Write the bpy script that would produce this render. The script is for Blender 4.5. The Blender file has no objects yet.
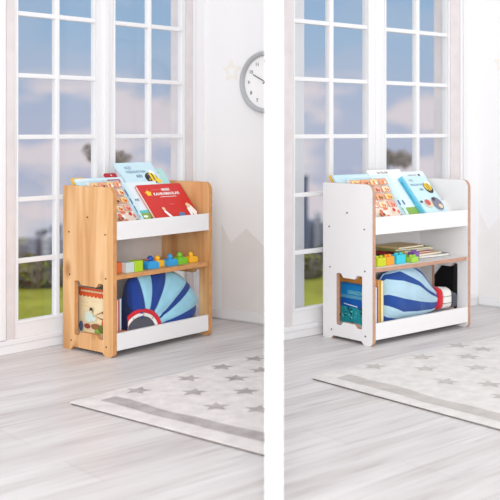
import bpy, bmesh, math, random
from mathutils import Vector, Matrix
from mathutils.geometry import tessellate_polygon
random.seed(7)
PI = math.pi
COL = bpy.context.scene.collection

# ------------------------------------------------------------------ camera frame (500 x 500 photograph)
FPX, PX, PY, EYE = 1002.0, 274.0, 130.0, 0.85

# ------------------------------------------------------------------ materials
def lin(c):
    c /= 255.0
    return c / 12.92 if c <= 0.04045 else ((c + 0.055) / 1.055) ** 2.4
def rgb(r, g, b): return (lin(r), lin(g), lin(b), 1.0)
MATS = {}
def mat(name, col, rough=0.6, spec=0.3, bump=0.0, bscale=60, vary=0.0, vscale=20, sheen=0.0):
    if name in MATS: return MATS[name]
    m = bpy.data.materials.new(name); m.use_nodes = True
    nt = m.node_tree; b = nt.nodes['Principled BSDF']
    b.inputs['Base Color'].default_value = rgb(*col)
    b.inputs['Roughness'].default_value = rough
    b.inputs['Specular IOR Level'].default_value = spec
    if sheen: b.inputs['Sheen Weight'].default_value = sheen
    tc = nt.nodes.new('ShaderNodeTexCoord')
    if vary:
        n = nt.nodes.new('ShaderNodeTexNoise'); n.inputs['Scale'].default_value = vscale; n.inputs['Detail'].default_value = 4
        r = nt.nodes.new('ShaderNodeValToRGB')
        r.color_ramp.elements[0].position = .3; r.color_ramp.elements[1].position = .7
        r.color_ramp.elements[0].color = rgb(*[max(0, c * (1 - vary)) for c in col])
        r.color_ramp.elements[1].color = rgb(*[min(255, c * (1 + vary * .6)) for c in col])
        nt.links.new(tc.outputs['Object'], n.inputs['Vector']); nt.links.new(n.outputs['Fac'], r.inputs['Fac'])
        nt.links.new(r.outputs['Color'], b.inputs['Base Color'])
    if bump:
        n = nt.nodes.new('ShaderNodeTexNoise'); n.inputs['Scale'].default_value = bscale; n.inputs['Detail'].default_value = 3
        bp = nt.nodes.new('ShaderNodeBump'); bp.inputs['Strength'].default_value = bump; bp.inputs['Distance'].default_value = .004
        nt.links.new(tc.outputs['Object'], n.inputs['Vector']); nt.links.new(n.outputs['Fac'], bp.inputs['Height'])
        nt.links.new(bp.outputs['Normal'], b.inputs['Normal'])
    MATS[name] = m
    return m

def wood_mat(name, c0, c1, c2, grain=(26, 26, 1.6), knots=True, rough=.45):
    m = bpy.data.materials.new(name); m.use_nodes = True
    nt = m.node_tree; b = nt.nodes['Principled BSDF']; N = nt.nodes.new; Lk = nt.links.new
    tc = N('ShaderNodeTexCoord'); mp = N('ShaderNodeMapping'); mp.inputs['Scale'].default_value = grain
    n = N('ShaderNodeTexNoise'); n.inputs['Scale'].default_value = 1.0; n.inputs['Detail'].default_value = 6; n.inputs['Distortion'].default_value = .6
    r = N('ShaderNodeValToRGB'); e = r.color_ramp.elements
    e[0].position = .32; e[0].color = rgb(*c0); e[1].position = .68; e[1].color = rgb(*c2)
    k = e.new(.5); k.color = rgb(*c1)
    Lk(tc.outputs['Object'], mp.inputs['Vector']); Lk(mp.outputs['Vector'], n.inputs['Vector']); Lk(n.outputs['Fac'], r.inputs['Fac'])
    out = r.outputs['Color']
    if knots:
        mp2 = N('ShaderNodeMapping'); mp2.inputs['Scale'].default_value = (8, 8, 4.2); mp2.inputs['Location'].default_value = (.3, .55, .12)
        v = N('ShaderNodeTexVoronoi'); v.inputs['Scale'].default_value = 1.0
        r2 = N('ShaderNodeValToRGB'); r2.color_ramp.elements[0].position = .06; r2.color_ramp.elements[0].color = (1, 1, 1, 1)
        r2.color_ramp.elements[1].position = .2; r2.color_ramp.elements[1].color = (0, 0, 0, 1)
        mx = N('ShaderNodeMixRGB'); mx.inputs['Color2'].default_value = rgb(c0[0] * .86, c0[1] * .74, c0[2] * .62)
        ml = N('ShaderNodeMath'); ml.operation = 'MULTIPLY'; ml.inputs[1].default_value = .8
        Lk(tc.outputs['Object'], mp2.inputs['Vector']); Lk(mp2.outputs['Vector'], v.inputs['Vector']); Lk(v.outputs['Distance'], r2.inputs['Fac'])
        Lk(r2.outputs['Color'], ml.inputs[0]); Lk(ml.outputs[0], mx.inputs['Fac']); Lk(out, mx.inputs['Color1']); out = mx.outputs['Color']
    Lk(out, b.inputs['Base Color']); b.inputs['Roughness'].default_value = rough; b.inputs['Specular IOR Level'].default_value = .3
    MATS[name] = m
    return m

def floor_mat():
    m = bpy.data.materials.new('whitewashed oak planks'); m.use_nodes = True
    nt = m.node_tree; b = nt.nodes['Principled BSDF']; N = nt.nodes.new; Lk = nt.links.new
    tc = N('ShaderNodeTexCoord'); rot = N('ShaderNodeMapping'); rot.vector_type = 'TEXTURE'
    rot.inputs['Rotation'].default_value = (0, 0, math.radians(41.5))
    Lk(tc.outputs['Object'], rot.inputs['Vector'])
    st = N('ShaderNodeMapping'); st.inputs['Scale'].default_value = (3.4, 72, 1)
    n = N('ShaderNodeTexNoise'); n.inputs['Scale'].default_value = 1; n.inputs['Detail'].default_value = 7; n.inputs['Distortion'].default_value = .5
    Lk(rot.outputs[0], st.inputs['Vector']); Lk(st.outputs[0], n.inputs['Vector'])
    r = N('ShaderNodeValToRGB'); e = r.color_ramp.elements
    e[0].position = .28; e[0].color = rgb(190, 185, 186); e[1].position = .62; e[1].color = rgb(222, 220, 221); k = e.new(.42); k.color = rgb(212, 209, 210)
    Lk(n.outputs['Fac'], r.inputs['Fac'])
    st2 = N('ShaderNodeMapping'); st2.inputs['Scale'].default_value = (.8, 7, 1); st2.inputs['Location'].default_value = (3, 1, 0)
    n2 = N('ShaderNodeTexNoise'); n2.inputs['Scale'].default_value = 1.5; n2.inputs['Detail'].default_value = 5
    Lk(rot.outputs[0], st2.inputs['Vector']); Lk(st2.outputs[0], n2.inputs['Vector'])
    r3 = N('ShaderNodeValToRGB'); r3.color_ramp.elements[0].position = .35; r3.color_ramp.elements[0].color = rgb(222, 216, 215)
    r3.color_ramp.elements[1].position = .6; r3.color_ramp.elements[1].color = (1, 1, 1, 1)
    Lk(n2.outputs['Fac'], r3.inputs['Fac'])
    mu = N('ShaderNodeMixRGB'); mu.blend_type = 'MULTIPLY'; mu.inputs['Fac'].default_value = .6
    Lk(r.outputs['Color'], mu.inputs['Color1']); Lk(r3.outputs['Color'], mu.inputs['Color2'])
    br = N('ShaderNodeTexBrick'); br.inputs['Color1'].default_value = (1, 1, 1, 1); br.inputs['Color2'].default_value = rgb(243, 240, 239)
    br.inputs['Mortar'].default_value = rgb(196, 190, 188); br.inputs['Scale'].default_value = 1.0
    br.inputs['Mortar Size'].default_value = .0016; br.inputs['Brick Width'].default_value = 1.3; br.inputs['Row Height'].default_value = .19
    Lk(rot.outputs[0], br.inputs['Vector'])
    mu2 = N('ShaderNodeMixRGB'); mu2.blend_type = 'MULTIPLY'; mu2.inputs['Fac'].default_value = .45
    Lk(mu.outputs['Color'], mu2.inputs['Color1']); Lk(br.outputs['Color'], mu2.inputs['Color2']); Lk(mu2.outputs['Color'], b.inputs['Base Color'])
    b.inputs['Roughness'].default_value = .42; b.inputs['Specular IOR Level'].default_value = .35
    MATS['floor'] = m
    return m

def rug_mat(name, c, vary):
    m = bpy.data.materials.new(name); m.use_nodes = True
    nt = m.node_tree; b = nt.nodes['Principled BSDF']; N = nt.nodes.new; Lk = nt.links.new
    tc = N('ShaderNodeTexCoord'); n = N('ShaderNodeTexNoise'); n.inputs['Scale'].default_value = 240; n.inputs['Detail'].default_value = 5
    n2 = N('ShaderNodeTexNoise'); n2.inputs['Scale'].default_value = 22; n2.inputs['Detail'].default_value = 6
    ad = N('ShaderNodeMath'); ad.operation = 'ADD'; hf = N('ShaderNodeMath'); hf.operation = 'MULTIPLY'; hf.inputs[1].default_value = .5
    r = N('ShaderNodeValToRGB'); r.color_ramp.elements[0].position = .36; r.color_ramp.elements[1].position = .62
    r.color_ramp.elements[0].color = rgb(*[x * (1 - vary) for x in c]); r.color_ramp.elements[1].color = rgb(*[min(255, x * (1 + vary * .4)) for x in c])
    Lk(tc.outputs['Object'], n.inputs['Vector']); Lk(tc.outputs['Object'], n2.inputs['Vector']); Lk(n.outputs['Fac'], ad.inputs[0]); Lk(n2.outputs['Fac'], ad.inputs[1])
    Lk(ad.outputs[0], hf.inputs[0]); Lk(hf.outputs[0], r.inputs['Fac']); Lk(r.outputs['Color'], b.inputs['Base Color'])
    bp = N('ShaderNodeBump'); bp.inputs['Strength'].default_value = .5; bp.inputs['Distance'].default_value = .003
    Lk(n.outputs['Fac'], bp.inputs['Height']); Lk(bp.outputs['Normal'], b.inputs['Normal'])
    b.inputs['Roughness'].default_value = .95; b.inputs['Specular IOR Level'].default_value = .1
    return m

def glass_mat():
    m = bpy.data.materials.new('window glass'); m.use_nodes = True
    nt = m.node_tree; nt.nodes.remove(nt.nodes['Principled BSDF']); N = nt.nodes.new; Lk = nt.links.new
    t = N('ShaderNodeBsdfTransparent'); t.inputs['Color'].default_value = (.96, .97, .98, 1)
    g = N('ShaderNodeBsdfGlossy'); g.inputs['Roughness'].default_value = .03
    mx = N('ShaderNodeMixShader'); mx.inputs[0].default_value = .03; Lk(t.outputs[0], mx.inputs[1]); Lk(g.outputs[0], mx.inputs[2])
    Lk(mx.outputs[0], nt.nodes['Material Output'].inputs['Surface'])
    MATS['glass'] = m
    return m

# ------------------------------------------------------------------ mesh helpers
class MB:
    """collects faces with material slots, builds one mesh object"""
    def __init__(s): s.v = []; s.f = []; s.mi = []; s.mats = []
    def m(s, mt):
        if mt not in s.mats: s.mats.append(mt)
        return s.mats.index(mt)
    def add(s, vs, fs, mt):
        o = len(s.v); s.v += [tuple(v) for v in vs]; k = s.m(mt)
        for f in fs: s.f.append(tuple(i + o for i in f)); s.mi.append(k)
    def box(s, lo, hi, mt, M=None):
        x0, y0, z0 = lo; x1, y1, z1 = hi
        vs = [Vector(p) for p in ((x0,y0,z0),(x1,y0,z0),(x1,y1,z0),(x0,y1,z0),(x0,y0,z1),(x1,y0,z1),(x1,y1,z1),(x0,y1,z1))]
        if M: vs = [M @ v for v in vs]
        s.add(vs, [(0,3,2,1),(4,5,6,7),(0,1,5,4),(1,2,6,5),(2,3,7,6),(3,0,4,7)], mt)
    def prism(s, loops, x0, x1, mt, edge=None, axes=(1, 2, 0), M=None):
        """loops: outer [+ inner] 2-D polygons; extruded x0..x1 along axes[2]"""
        a, b, c = axes
        def P(p, t):
            q = [0, 0, 0]; q[a] = p[0]; q[b] = p[1]; q[c] = t; q = Vector(q)
            return M @ q if M else q
        flat = [p for l in loops for p in l]
        tris = tessellate_polygon([[Vector((p[0], p[1], 0)) for p in l] for l in loops])
        n = len(flat)
        s.add([P(p, x0) for p in flat] + [P(p, x1) for p in flat], [tuple(t) for t in tris] + [tuple(i + n for i in reversed(t)) for t in tris], mt)
        o = 0
        for l in loops:
            k = len(l)
            s.add([P(p, x0) for p in l] + [P(p, x1) for p in l], [(i, (i + 1) % k, (i + 1) % k + k, i + k) for i in range(k)], edge or mt)
            o += k
    def lathe(s, prof, mt, seg=24, M=None):
        vs = []; fs = []
        for r, z in prof:
            for i in range(seg):
                a = 2 * PI * i / seg; v = Vector((r * math.cos(a), r * math.sin(a), z)); vs.append(M @ v if M else v)
        for j in range(len(prof) - 1):
            for i in range(seg):
                k = (i + 1) % seg; fs.append((j*seg+i, j*seg+k, (j+1)*seg+k, (j+1)*seg+i))
        fs.append(tuple(range(seg - 1, -1, -1))); fs.append(tuple(range((len(prof)-1)*seg, len(prof)*seg)))
        s.add(vs, fs, mt)
    def ball(s, c, r, mt, seg=16, rings=10, noise=0):
        vs = []; fs = []
        rr = r if hasattr(r, '__len__') else (r, r, r)
        for j in range(rings + 1):
            t = PI * j / rings
            for i in range(seg):
                a = 2 * PI * i / seg; q = 1 + (random.uniform(-noise, noise) if noise else 0)
                vs.append((c[0] + rr[0]*q*math.sin(t)*math.cos(a), c[1] + rr[1]*q*math.sin(t)*math.sin(a), c[2] + rr[2]*q*math.cos(t)))
        for j in range(rings):
            for i in range(seg):
                k = (i + 1) % seg; fs.append((j*seg+i, (j+1)*seg+i, (j+1)*seg+k, j*seg+k))
        s.add(vs, fs, mt)
    def build(s, name, parent=None, bevel=0, smooth=False, M=None, merge=False):
        me = bpy.data.meshes.new(name); me.from_pydata(s.v, [], s.f); me.update()
        for mt in s.mats: me.materials.append(mt)
        for p, k in zip(me.polygons, s.mi): p.material_index = k; p.use_smooth = smooth
        bm = bmesh.new(); bm.from_mesh(me)
        if merge or bevel: bmesh.ops.remove_doubles(bm, verts=bm.verts, dist=1e-5)
        if merge or bevel: bmesh.ops.recalc_face_normals(bm, faces=bm.faces)
        bm.to_mesh(me); bm.free()
        o = bpy.data.objects.new(name, me); COL.objects.link(o)
        if parent: o.parent = parent
        if M is not None: o.location = M.to_translation(); o.rotation_euler = M.to_euler()
        if bevel:
            b = o.modifiers.new('bevel', 'BEVEL'); b.width = bevel; b.segments = 2; b.limit_method = 'ANGLE'; b.angle_limit = math.radians(40)
            b.material = -1
        return o

def tag(o, label=None, cat=None, group=None, kind=None):
    if label: o['label'] = label
    if cat: o['category'] = cat
    if group: o['group'] = group
    if kind: o['kind'] = kind
    return o
def thing(name, M, label, cat, group=None):
    o = bpy.data.objects.new(name, None); COL.objects.link(o); o.empty_display_size = .05
    o.location = M.to_translation(); o.rotation_euler = M.to_euler()
    return tag(o, label, cat, group)

def rounded(pts_r, seg=6):
    """polygon corners (x, y, radius) -> rounded loop"""
    out = []; n = len(pts_r)
    for i, (x, y, r) in enumerate(pts_r):
        if r <= 0: out.append((x, y)); continue
        p = Vector((x, y)); a = Vector(pts_r[i-1][:2]) - p; b = Vector(pts_r[(i+1) % n][:2]) - p
        a.normalize(); b.normalize(); ang = a.angle(b); d = r / math.tan(ang / 2)
        c = p + (a + b).normalized() * (r / math.sin(ang / 2))
        s = p + a * d - c; e = p + b * d - c
        a0 = math.atan2(s.y, s.x); a1 = math.atan2(e.y, e.x); da = (a1 - a0 + PI) % (2 * PI) - PI
        for k in range(seg + 1):
            t = a0 + da * k / seg; out.append((c.x + r * math.cos(t), c.y + r * math.sin(t)))
    return out

def star_pts(cx, cy, R, r=.45, rot=PI/2):
    return [(cx + (R if i % 2 == 0 else R * r) * math.cos(rot + i * PI / 5), cy + (R if i % 2 == 0 else R * r) * math.sin(rot + i * PI / 5)) for i in range(10)]

_txt = {}
def text_mesh(s, size):
    if (s, size) in _txt: return _txt[(s, size)]
    cu = bpy.data.curves.new('t', 'FONT'); cu.body = s; cu.size = size; cu.align_x = 'CENTER'; cu.align_y = 'CENTER'; cu.resolution_u = 2; cu.offset = size * .02
    o = bpy.data.objects.new('t', cu); COL.objects.link(o); bpy.context.view_layer.update()
    ev = o.evaluated_get(bpy.context.evaluated_depsgraph_get()); me = ev.to_mesh()
    vs = [tuple(v.co) for v in me.vertices]; fs = [tuple(p.vertices) for p in me.polygons]
    ev.to_mesh_clear(); bpy.data.objects.remove(o); bpy.data.curves.remove(cu)
    _txt[(s, size)] = (vs, fs)
    return vs, fs

# ------------------------------------------------------------------ frames: x along, y away, z up
def on_floor(px, py):
    t = EYE * FPX / (py - PY); return Vector(((px - PX) / FPX * t, t, 0))
def frame(px, py, vx, flip=False):
    P = on_floor(px, py); u = Vector(((vx - PX) / FPX, 1, 0)).normalized()
    if flip: u = -u
    return Matrix.Translation(P) @ Matrix.Rotation(math.atan2(u.y, u.x), 4, 'Z')
T = Matrix.Translation
def RZ(d): return Matrix.Rotation(math.radians(d), 4, 'Z')
def RX(d): return Matrix.Rotation(math.radians(d), 4, 'X')
def RY(d): return Matrix.Rotation(math.radians(d), 4, 'Y')
SL = frame(116.8, 357.5, 1095)      # left bookcase: origin = its near front foot
SR = frame(375.5, 346.5, 1422)      # right bookcase
WL = frame(64, 343.5, 1180)           # window wall, left room
WR = frame(326, 332.5, 1422)          # window wall, right room
VL = frame(265, 325, -1130, True)   # side wall, left room
VR = frame(500, 308, -770, True)    # side wall, right room

# ------------------------------------------------------------------ common materials
white = mat('white lacquer', (233, 232, 233), .45, .35)
wallp = mat('white wall paint', (236, 236, 238), .9, .1, vary=.006, vscale=3)
trim_w = mat('white painted trim', (229, 229, 231), .5, .3)
trim_p = mat('weathered warm white jamb', (217, 210, 211), .6, .2, vary=.03, vscale=14)
pine = wood_mat('natural pine', (196, 144, 94), (216, 168, 116), (230, 188, 140), grain=(20, 20, 1.8))
pine_edge = mat('pine edge', (205, 148, 94), .5, vary=.08, vscale=30)
ply = mat('brown board edge', (190, 150, 128), .6, vary=.06, vscale=60)
screw_m = mat('dark screw cap', (58, 44, 38), .5)
paper = mat('book pages', (240, 238, 230), .9, vary=.03, vscale=200)
MB_ = MB
glass = glass_mat()
fm = floor_mat()
C = lambda n, c, **k: mat(n, c, k.pop('rough', .45), **k)

# ================================================================== SETTING
def fp(F, s, d=.05): v = F @ Vector((s, d, 0)); return (v.x, v.y)
b = MB(); b.prism([[(-4, -3), (4.2, -3), (4.2, fp(VR, 1.6)[1]), fp(VR, 1.6), fp(VR, -.13), fp(WR, -.248), fp(VL, 0), fp(VL, -.33), fp(WL, -1.1), (-4, fp(WL, -1.1)[1])]], -.12, 0, fm, axes=(0, 1, 2))
fl = b.build('floor'); tag(fl, kind='structure')

def wall_window(F, nm, s_end0, s_end1, glass_s, jamb, wname, top=1.82, H=2.3):
    """wall in frame F from s_end0..s_end1, opening jamb[0]..jamb[1]; glass_s = list of (s0,s1) glass columns per leaf"""
    z0 = .05
    w = MB()
    w.box((s_end0, 0, 0), (jamb[0] - .0, .10, H), wallp); w.box((jamb[1], 0, 0), (s_end1, .10, H), wallp)
    w.box((jamb[0], 0, top), (jamb[1], .10, H), wallp); w.box((jamb[0], 0, 0), (jamb[1], .10, z0), wallp)
    tag(w.build('wall_' + nm, M=F), kind='structure')
    wi = bpy.data.objects.new(wname, None); COL.objects.link(wi); wi.location = F.to_translation(); wi.rotation_euler = F.to_euler(); tag(wi, kind='structure')
    # jamb lining
    j = MB(); j.box((jamb[0], -.006, z0), (glass_s[0][0][0] - .016, .10, top), trim_p); j.box((glass_s[-1][-1][1] + .016, -.006, z0), (jamb[1], .10, top), trim_p)
    j.box((jamb[0], .0, top - .03), (jamb[1], .10, top), trim_p)
    j.build('window_jamb', wi, bevel=.002)
    zs = [.117, .347, .583, .823, 1.06, 1.298, 1.536, 1.76]
    for cols in glass_s:
        a, c = cols[0][0], cols[-1][1]
        ls = .016 if cols is glass_s[0] else (cols[0][0] - glass_s[0][-1][1]) / 2 - .001
        rs = .016 if cols is glass_s[-1] else (glass_s[1][0][0] - cols[-1][1]) / 2 - .001
        f = MB()
        outer = [(a - ls, z0), (c + rs, z0), (c + rs, top - .03), (a - ls, top - .03)]
        inner = [(a, zs[0]), (c, zs[0]), (c, zs[-1]), (a, zs[-1])]
        f.prism([outer, inner], .0, .035, trim_w, axes=(0, 2, 1))
        # moulded inner beads
        f.prism([[(a-.008, zs[0]-.008), (c+.008, zs[0]-.008), (c+.008, zs[-1]), (a-.008, zs[-1])], inner], -.004, .0, trim_w, axes=(0, 2, 1))
        leaf = f.build('sash_frame', wi, bevel=.002)
        g = MB()
        for z in zs[1:-1]: g.box((a - .002, .003, z - .009), (c + .002, .028, z + .009), trim_w)
        m0, m1 = cols[0][1], cols[1][0]
        g.box((m0, .001, zs[0] - .002), (m1, .030, zs[-1] + .002), trim_w)
        g.build('glazing_bars', leaf, bevel=.003)
        p = MB(); p.box((a - .004, .014, zs[0] - .004), (c + .004, .018, zs[-1] + .004), glass); p.build('glass', leaf)
    # small latch ridge between the two leaves
    mid = (glass_s[0][-1][1] + glass_s[1][0][0]) / 2
    q = MB(); q.box((mid - .014, -.010, z0 + .02), (mid + .014, .004, top - .05), trim_w); q.build('meeting_stile', wi, bevel=.004)
    return wi

wall_window(WL, 'window_left', -1.1, .80, [[(-.213, -.038), (-.019, .159)], [(.258, .443), (.460, .642)]], (-.268, .697), 'window_1')
wall_window(WR, 'window_right', -.248, 1.06, [[(-.179, .023), (.047, .255)], [(.370, .579), (.600, .801)]], (-.241, .883), 'window_2')
def bar(F, x0, x1, y0, y1, z0, z1, name, m=trim_w, bev=.003):
    q = MB(); q.box((x0, y0, z0), (x1, y1, z1), m); return tag(q.build(name, M=F, bevel=bev), kind='structure')
bar(WL, -1.1, .765, -.010, 0, .034, .054, 'trim_1'); bar(WL, -1.1, .765, -.007, 0, 0, .034, 'baseboard_window_left')
bar(WR, -.248, 1.00, -.018, 0, .034, .054, 'trim_2'); bar(WR, -.248, 1.00, -.011, 0, 0, .034, 'baseboard_window_right')
# casings beside the openings
bar(WL, -.300, -.272, -.012, 0, .056, 1.9, 'trim_3'); bar(WL, .698, .716, -.010, 0, .056, 1.9, 'trim_4')
bar(WL, -.42, -.304, -.010, 0, .056, 1.9, 'trim_5')
bar(WR, .885, .903, -.010, 0, .056, 1.9, 'trim_6'); bar(WR, .905, .928, -.016, 0, .056, 1.9, 'trim_7')
# side walls
w = MB(); w.box((-.352, 0, 0), (.152, .08, 2.3), wallp); side_l = tag(w.build('wall_side_left', M=VL), kind='structure')
w = MB(); w.box((-.145, 0, 0), (1.6, .08, 2.3), wallp); side_r = tag(w.build('wall_side_right', M=VR), kind='structure')
bar(VL, -.325, .145, -.010, 0, .006, .048, 'baseboard_side_left'); bar(VR, -.115, 1.6, -.010, 0, .006, .042, 'baseboard_side_right')
# thin partition between the two rooms, straight ahead of the viewer
w = MB(); w.box((-.0207, 2.3, 0), (.0207, 3.93, 2.3), wallp); tag(w.build('wall_partition'), kind='structure')

# painted mountains and pale star stickers on the walls
grey_m = mat('pale grey wall paint', (226, 223, 222), .9, .1, vary=.015, vscale=9)
grey_m2 = mat('very pale grey wall paint', (231, 229, 229), .9, .1, vary=.01, vscale=9)
def mural(F, pts, name, par, m):
    q = MB(); q.prism([pts], -.0012, 0, m, axes=(0, 2, 1)); o = q.build(name, par); return o
mural(VL, [(-.240, .05), (-.240, .428), (-.188, .345), (-.100, .417), (0, .34), (.06, .40), (.14, .33), (.14, .05)], 'mountain_mural', side_l, grey_m)
mural(VR, [(-.115, .045), (-.115, .46), (-.06, .37), (0, .435), (.1, .33), (.22, .47), (.38, .3), (.5, .42), (.5, .045)], 'mountain_mural', side_r, grey_m2)
beige = mat('pale beige sticker', (234, 229, 222), .8, .1)
def sticker(F, x, z, R, label, grp=None):
    q = MB(); q.prism([star_pts(0, 0, R, .5), star_pts(0, 0, R * .55, .5)], -.0012, 0, beige, axes=(0, 2, 1))
    return tag(q.build('wall_sticker', M=F @ T((x, 0, z))), label, 'wall sticker', grp)
sticker(VL, -.185, 1.113, .055, 'pale beige star outline sticker on the white wall left of the clock')
sticker(WL, .772, .86, .014, 'tiny faint star sticker above the wooden bookcase, right of the left window')
sticker(VR, .012, 1.17, .05, 'pale beige star sticker at the right edge of the right room')
sticker(WR, 1.02, .93, .014, 'tiny faint star sticker on the wall above the white bookcase')

# ================================================================== CLOCK
def clock():
    F = VL @ T((.014, -.001, 1.058)) @ RX(90)        # local z now points into the room
    t = thing('wall_clock', F, 'round grey rimmed wall clock with black numerals and hands on the white wall', 'clock')
    rim = mat('grey clock rim', (176, 178, 181), .35, .5); dial = mat('white dial', (242, 242, 243), .6)
    blk = mat('clock black', (40, 40, 44), .5)
    R = .135
    q = MB()
    prof = [(R - .022, .012), (R - .018, .026), (R - .008, .032), (R - .001, .026), (R, .012), (R, 0)]
    seg = 64; vs = []; fs = []
    for r, z in prof:
        for i in range(seg): a = 2*PI*i/seg; vs.append((r*math.cos(a), r*math.sin(a), z))
    for j in range(len(prof)-1):
        for i in range(seg): k = (i+1) % seg; fs.append((j*seg+i, j*seg+k, (j+1)*seg+k, (j+1)*seg+i))
    q.add(vs, fs, rim); q.build('rim', t, smooth=True)
    q = MB(); q.lathe([(R - .004, 0.001), (R - .004, .010), (R - .02, .013)], dial, 64); q.build('dial', t)
    for h in range(1, 13):
        q = MB()
        a = PI/2 - h * PI/6; vs, fs = text_mesh(str(h), .021)
        q.add([(v[0] + .091*math.cos(a), v[1] + .091*math.sin(a), .0138) for v in vs], fs, blk)
        q.build('numeral', t)
    for a, L_, w_, nm in ((PI/2 - 10*PI/6 + .05, .076, .0035, 'minute_hand'), (PI/2 - 2.3*PI/6, .055, .005, 'hour_hand')):
        q = MB(); q.box((-.015, -w_/2, .0150), (L_, w_/2, .0165), blk, M=Matrix.Rotation(a, 4, 'Z')); q.build(nm, t)
    q = MB(); q.lathe([(.006, .014), (.006, .019), (.003, .020)], blk, 16); q.build('hub', t)
clock()

# ================================================================== BOOKCASES
def bookcase(F, W, D, cut1, face, edge, shelf_top, shelf_edge, label, rest_y):
    H = .635; t = .018
    root = thing('kids_bookcase', F, label, 'bookcase')
    a0, a1 = .056, cut1
    outer = rounded([(0, 0, .018), (.048, 0, .006), (.060, .013, .006), (D - .060, .013, .006), (D - .048, 0, .006), (D, 0, .006), (D, H, .008), (0, H, .032)], 6)
    m0, m1 = a0 + .03, a1 - .03
    inner = rounded([(a0, .06, .006), (m0 - .004, .06, .006), (m0 + .008, .074, .006), (m1 - .008, .074, .006), (m1 + .004, .06, .006), (a1, .06, .006),
                     (a1, .27, .006), (m1 + .004, .27, .006), (m1 - .008, .254, .006), (m0 + .008, .254, .006), (m0 - .004, .27, .006), (a0, .27, .006)], 4)
    for x0 in (0, W - t):
        q = MB(); q.prism([outer, inner], x0, x0 + t, face, edge)
        sp = q.build('side_panel', root, bevel=.0015)
        xo = -.0008 if x0 == 0 else W + .0008
        for (y, z) in ((D - .037, .455), (.044, .457), (D * .50, .517), (D - .041, .290), (.041, .292), (D - .050, .036), (.038, .036)):
            s = MB(); s.lathe([(.0032, -.0008), (.0032, .0008)], screw_m, 12, M=T((xo, y, z)) @ RY(90)); s.build('screw', sp)
    xi0, xi1 = t, W - t
    q = MB(); q.box((xi0, .004, .022), (xi1, .018, .087), white); q.build('bottom_front_rail', root, bevel=.0015)
    q = MB(); q.box((xi0, .018, .045), (xi1, D - .012, .060), white); q.build('bottom_shelf', root, bevel=.001)
    # middle shelf with its scalloped front edge
    pts = rounded([(xi0, -.002, .0), (xi1 - .004, -.002, .012), (xi1, .02, .004), (xi1, D - .012, 0), (xi0, D - .012, 0)], 5)
    q = MB(); q.prism([pts], .290, .306, shelf_top, shelf_edge, axes=(0, 1, 2)); q.build('middle_shelf', root, bevel=.001)
    q = MB(); q.box((xi0, .002, .437), (xi1, .010, .506), white); q.build('book_ledge', root, bevel=.0015)
    q = MB(); q.box((xi0, .010, .440), (xi1, D - .012, .452), white); q.build('display_floor', root, bevel=.001)
    q = MB(); q.box((xi0, D - .012, .03), (xi1, D - .004, .628), white)
    q.build('back_panel', root)
    # sloping book rests
    M1 = T((0, rest_y, .462)) @ RX(-42)
    q = MB(); q.box((xi0, 0, 0), (xi1, .006, .108), white, M=M1); q.build('book_rest', root)
    q = MB(); q.box((xi0, rest_y + .088, .543), (xi1, D - .012, .551), white); q.build('rear_step', root)
    return root
SLW, SLD, SRW, SRD = .523, .292, .597, .279
bookcase(SL @ T((-.018, 0, 0)), SLW + .018, SLD, .222, pine, pine_edge, pine, pine_edge, 'natural pine bookcase with white shelf rails beside the left window', .0445)
bookcase(SR @ T((-.017, 0, 0)), SRW + .017, SRD, .200, white, ply, white, ply, 'white bookcase with brown board edges beside the right window', .0595)

# ================================================================== BOOKS
def book(M, w, h, t, cover, label, art=(), spine_art=(), group=None, name='picture_book', back=None):
    """local: x 0..w, front cover faces -y at y=0, z 0..h, spine at x=0"""
    root = thing(name, M, label, 'book', group)
    q = MB(); c = .0016
    q.box((0, 0, 0), (w, c, h), cover); q.box((0, t - c, 0), (w, t, h), back or cover); q.box((0, c, 0), (c, t - c, h), cover)
    k = 1
    for it in art:
        y = -.00025 * k; k += 1
        if it[0] == 'rect':
            _, u0, v0, u1, v1, m = it; q.add([(u0*w, y, v0*h), (u1*w, y, v0*h), (u1*w, y, v1*h), (u0*w, y, v1*h)], [(0, 1, 2, 3)], m)
        elif it[0] == 'poly':
            pts = [(p[0]*w, y, p[1]*h) for p in it[1]]
            tr = tessellate_polygon([[Vector((p[0], p[2], 0)) for p in pts]]); q.add(pts, [tuple(x) for x in tr], it[2])
        elif it[0] == 'circ':
            _, cx, cy, rx, ry, m = it; n = 20
            q.add([(cx*w + rx*math.cos(2*PI*i/n), y, cy*h + ry*math.sin(2*PI*i/n)) for i in range(n)], [tuple(range(n))], m)
        elif it[0] == 'text':
            _, s, cx, cy, size, m = it; vs, fs = text_mesh(s, size)
            q.add([(v[0] + cx*w, y, v[1] + cy*h) for v in vs], fs, m)
    for it in spine_art:      # ('rect', y0, v0, y1, v1, m) on the x=0 face
        _, y0, v0, y1, v1, m = it
        q.add([(-.0003, y0*t, v0*h), (-.0003, y1*t, v0*h), (-.0003, y1*t, v1*h), (-.0003, y0*t, v1*h)], [(0, 3, 2, 1)], m)
    q.build('cover', root)
    p = MB(); p.box((c, c, .002), (w - .003, t - c, h - .002), paper); p.build('pages', root)
    return root

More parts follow.
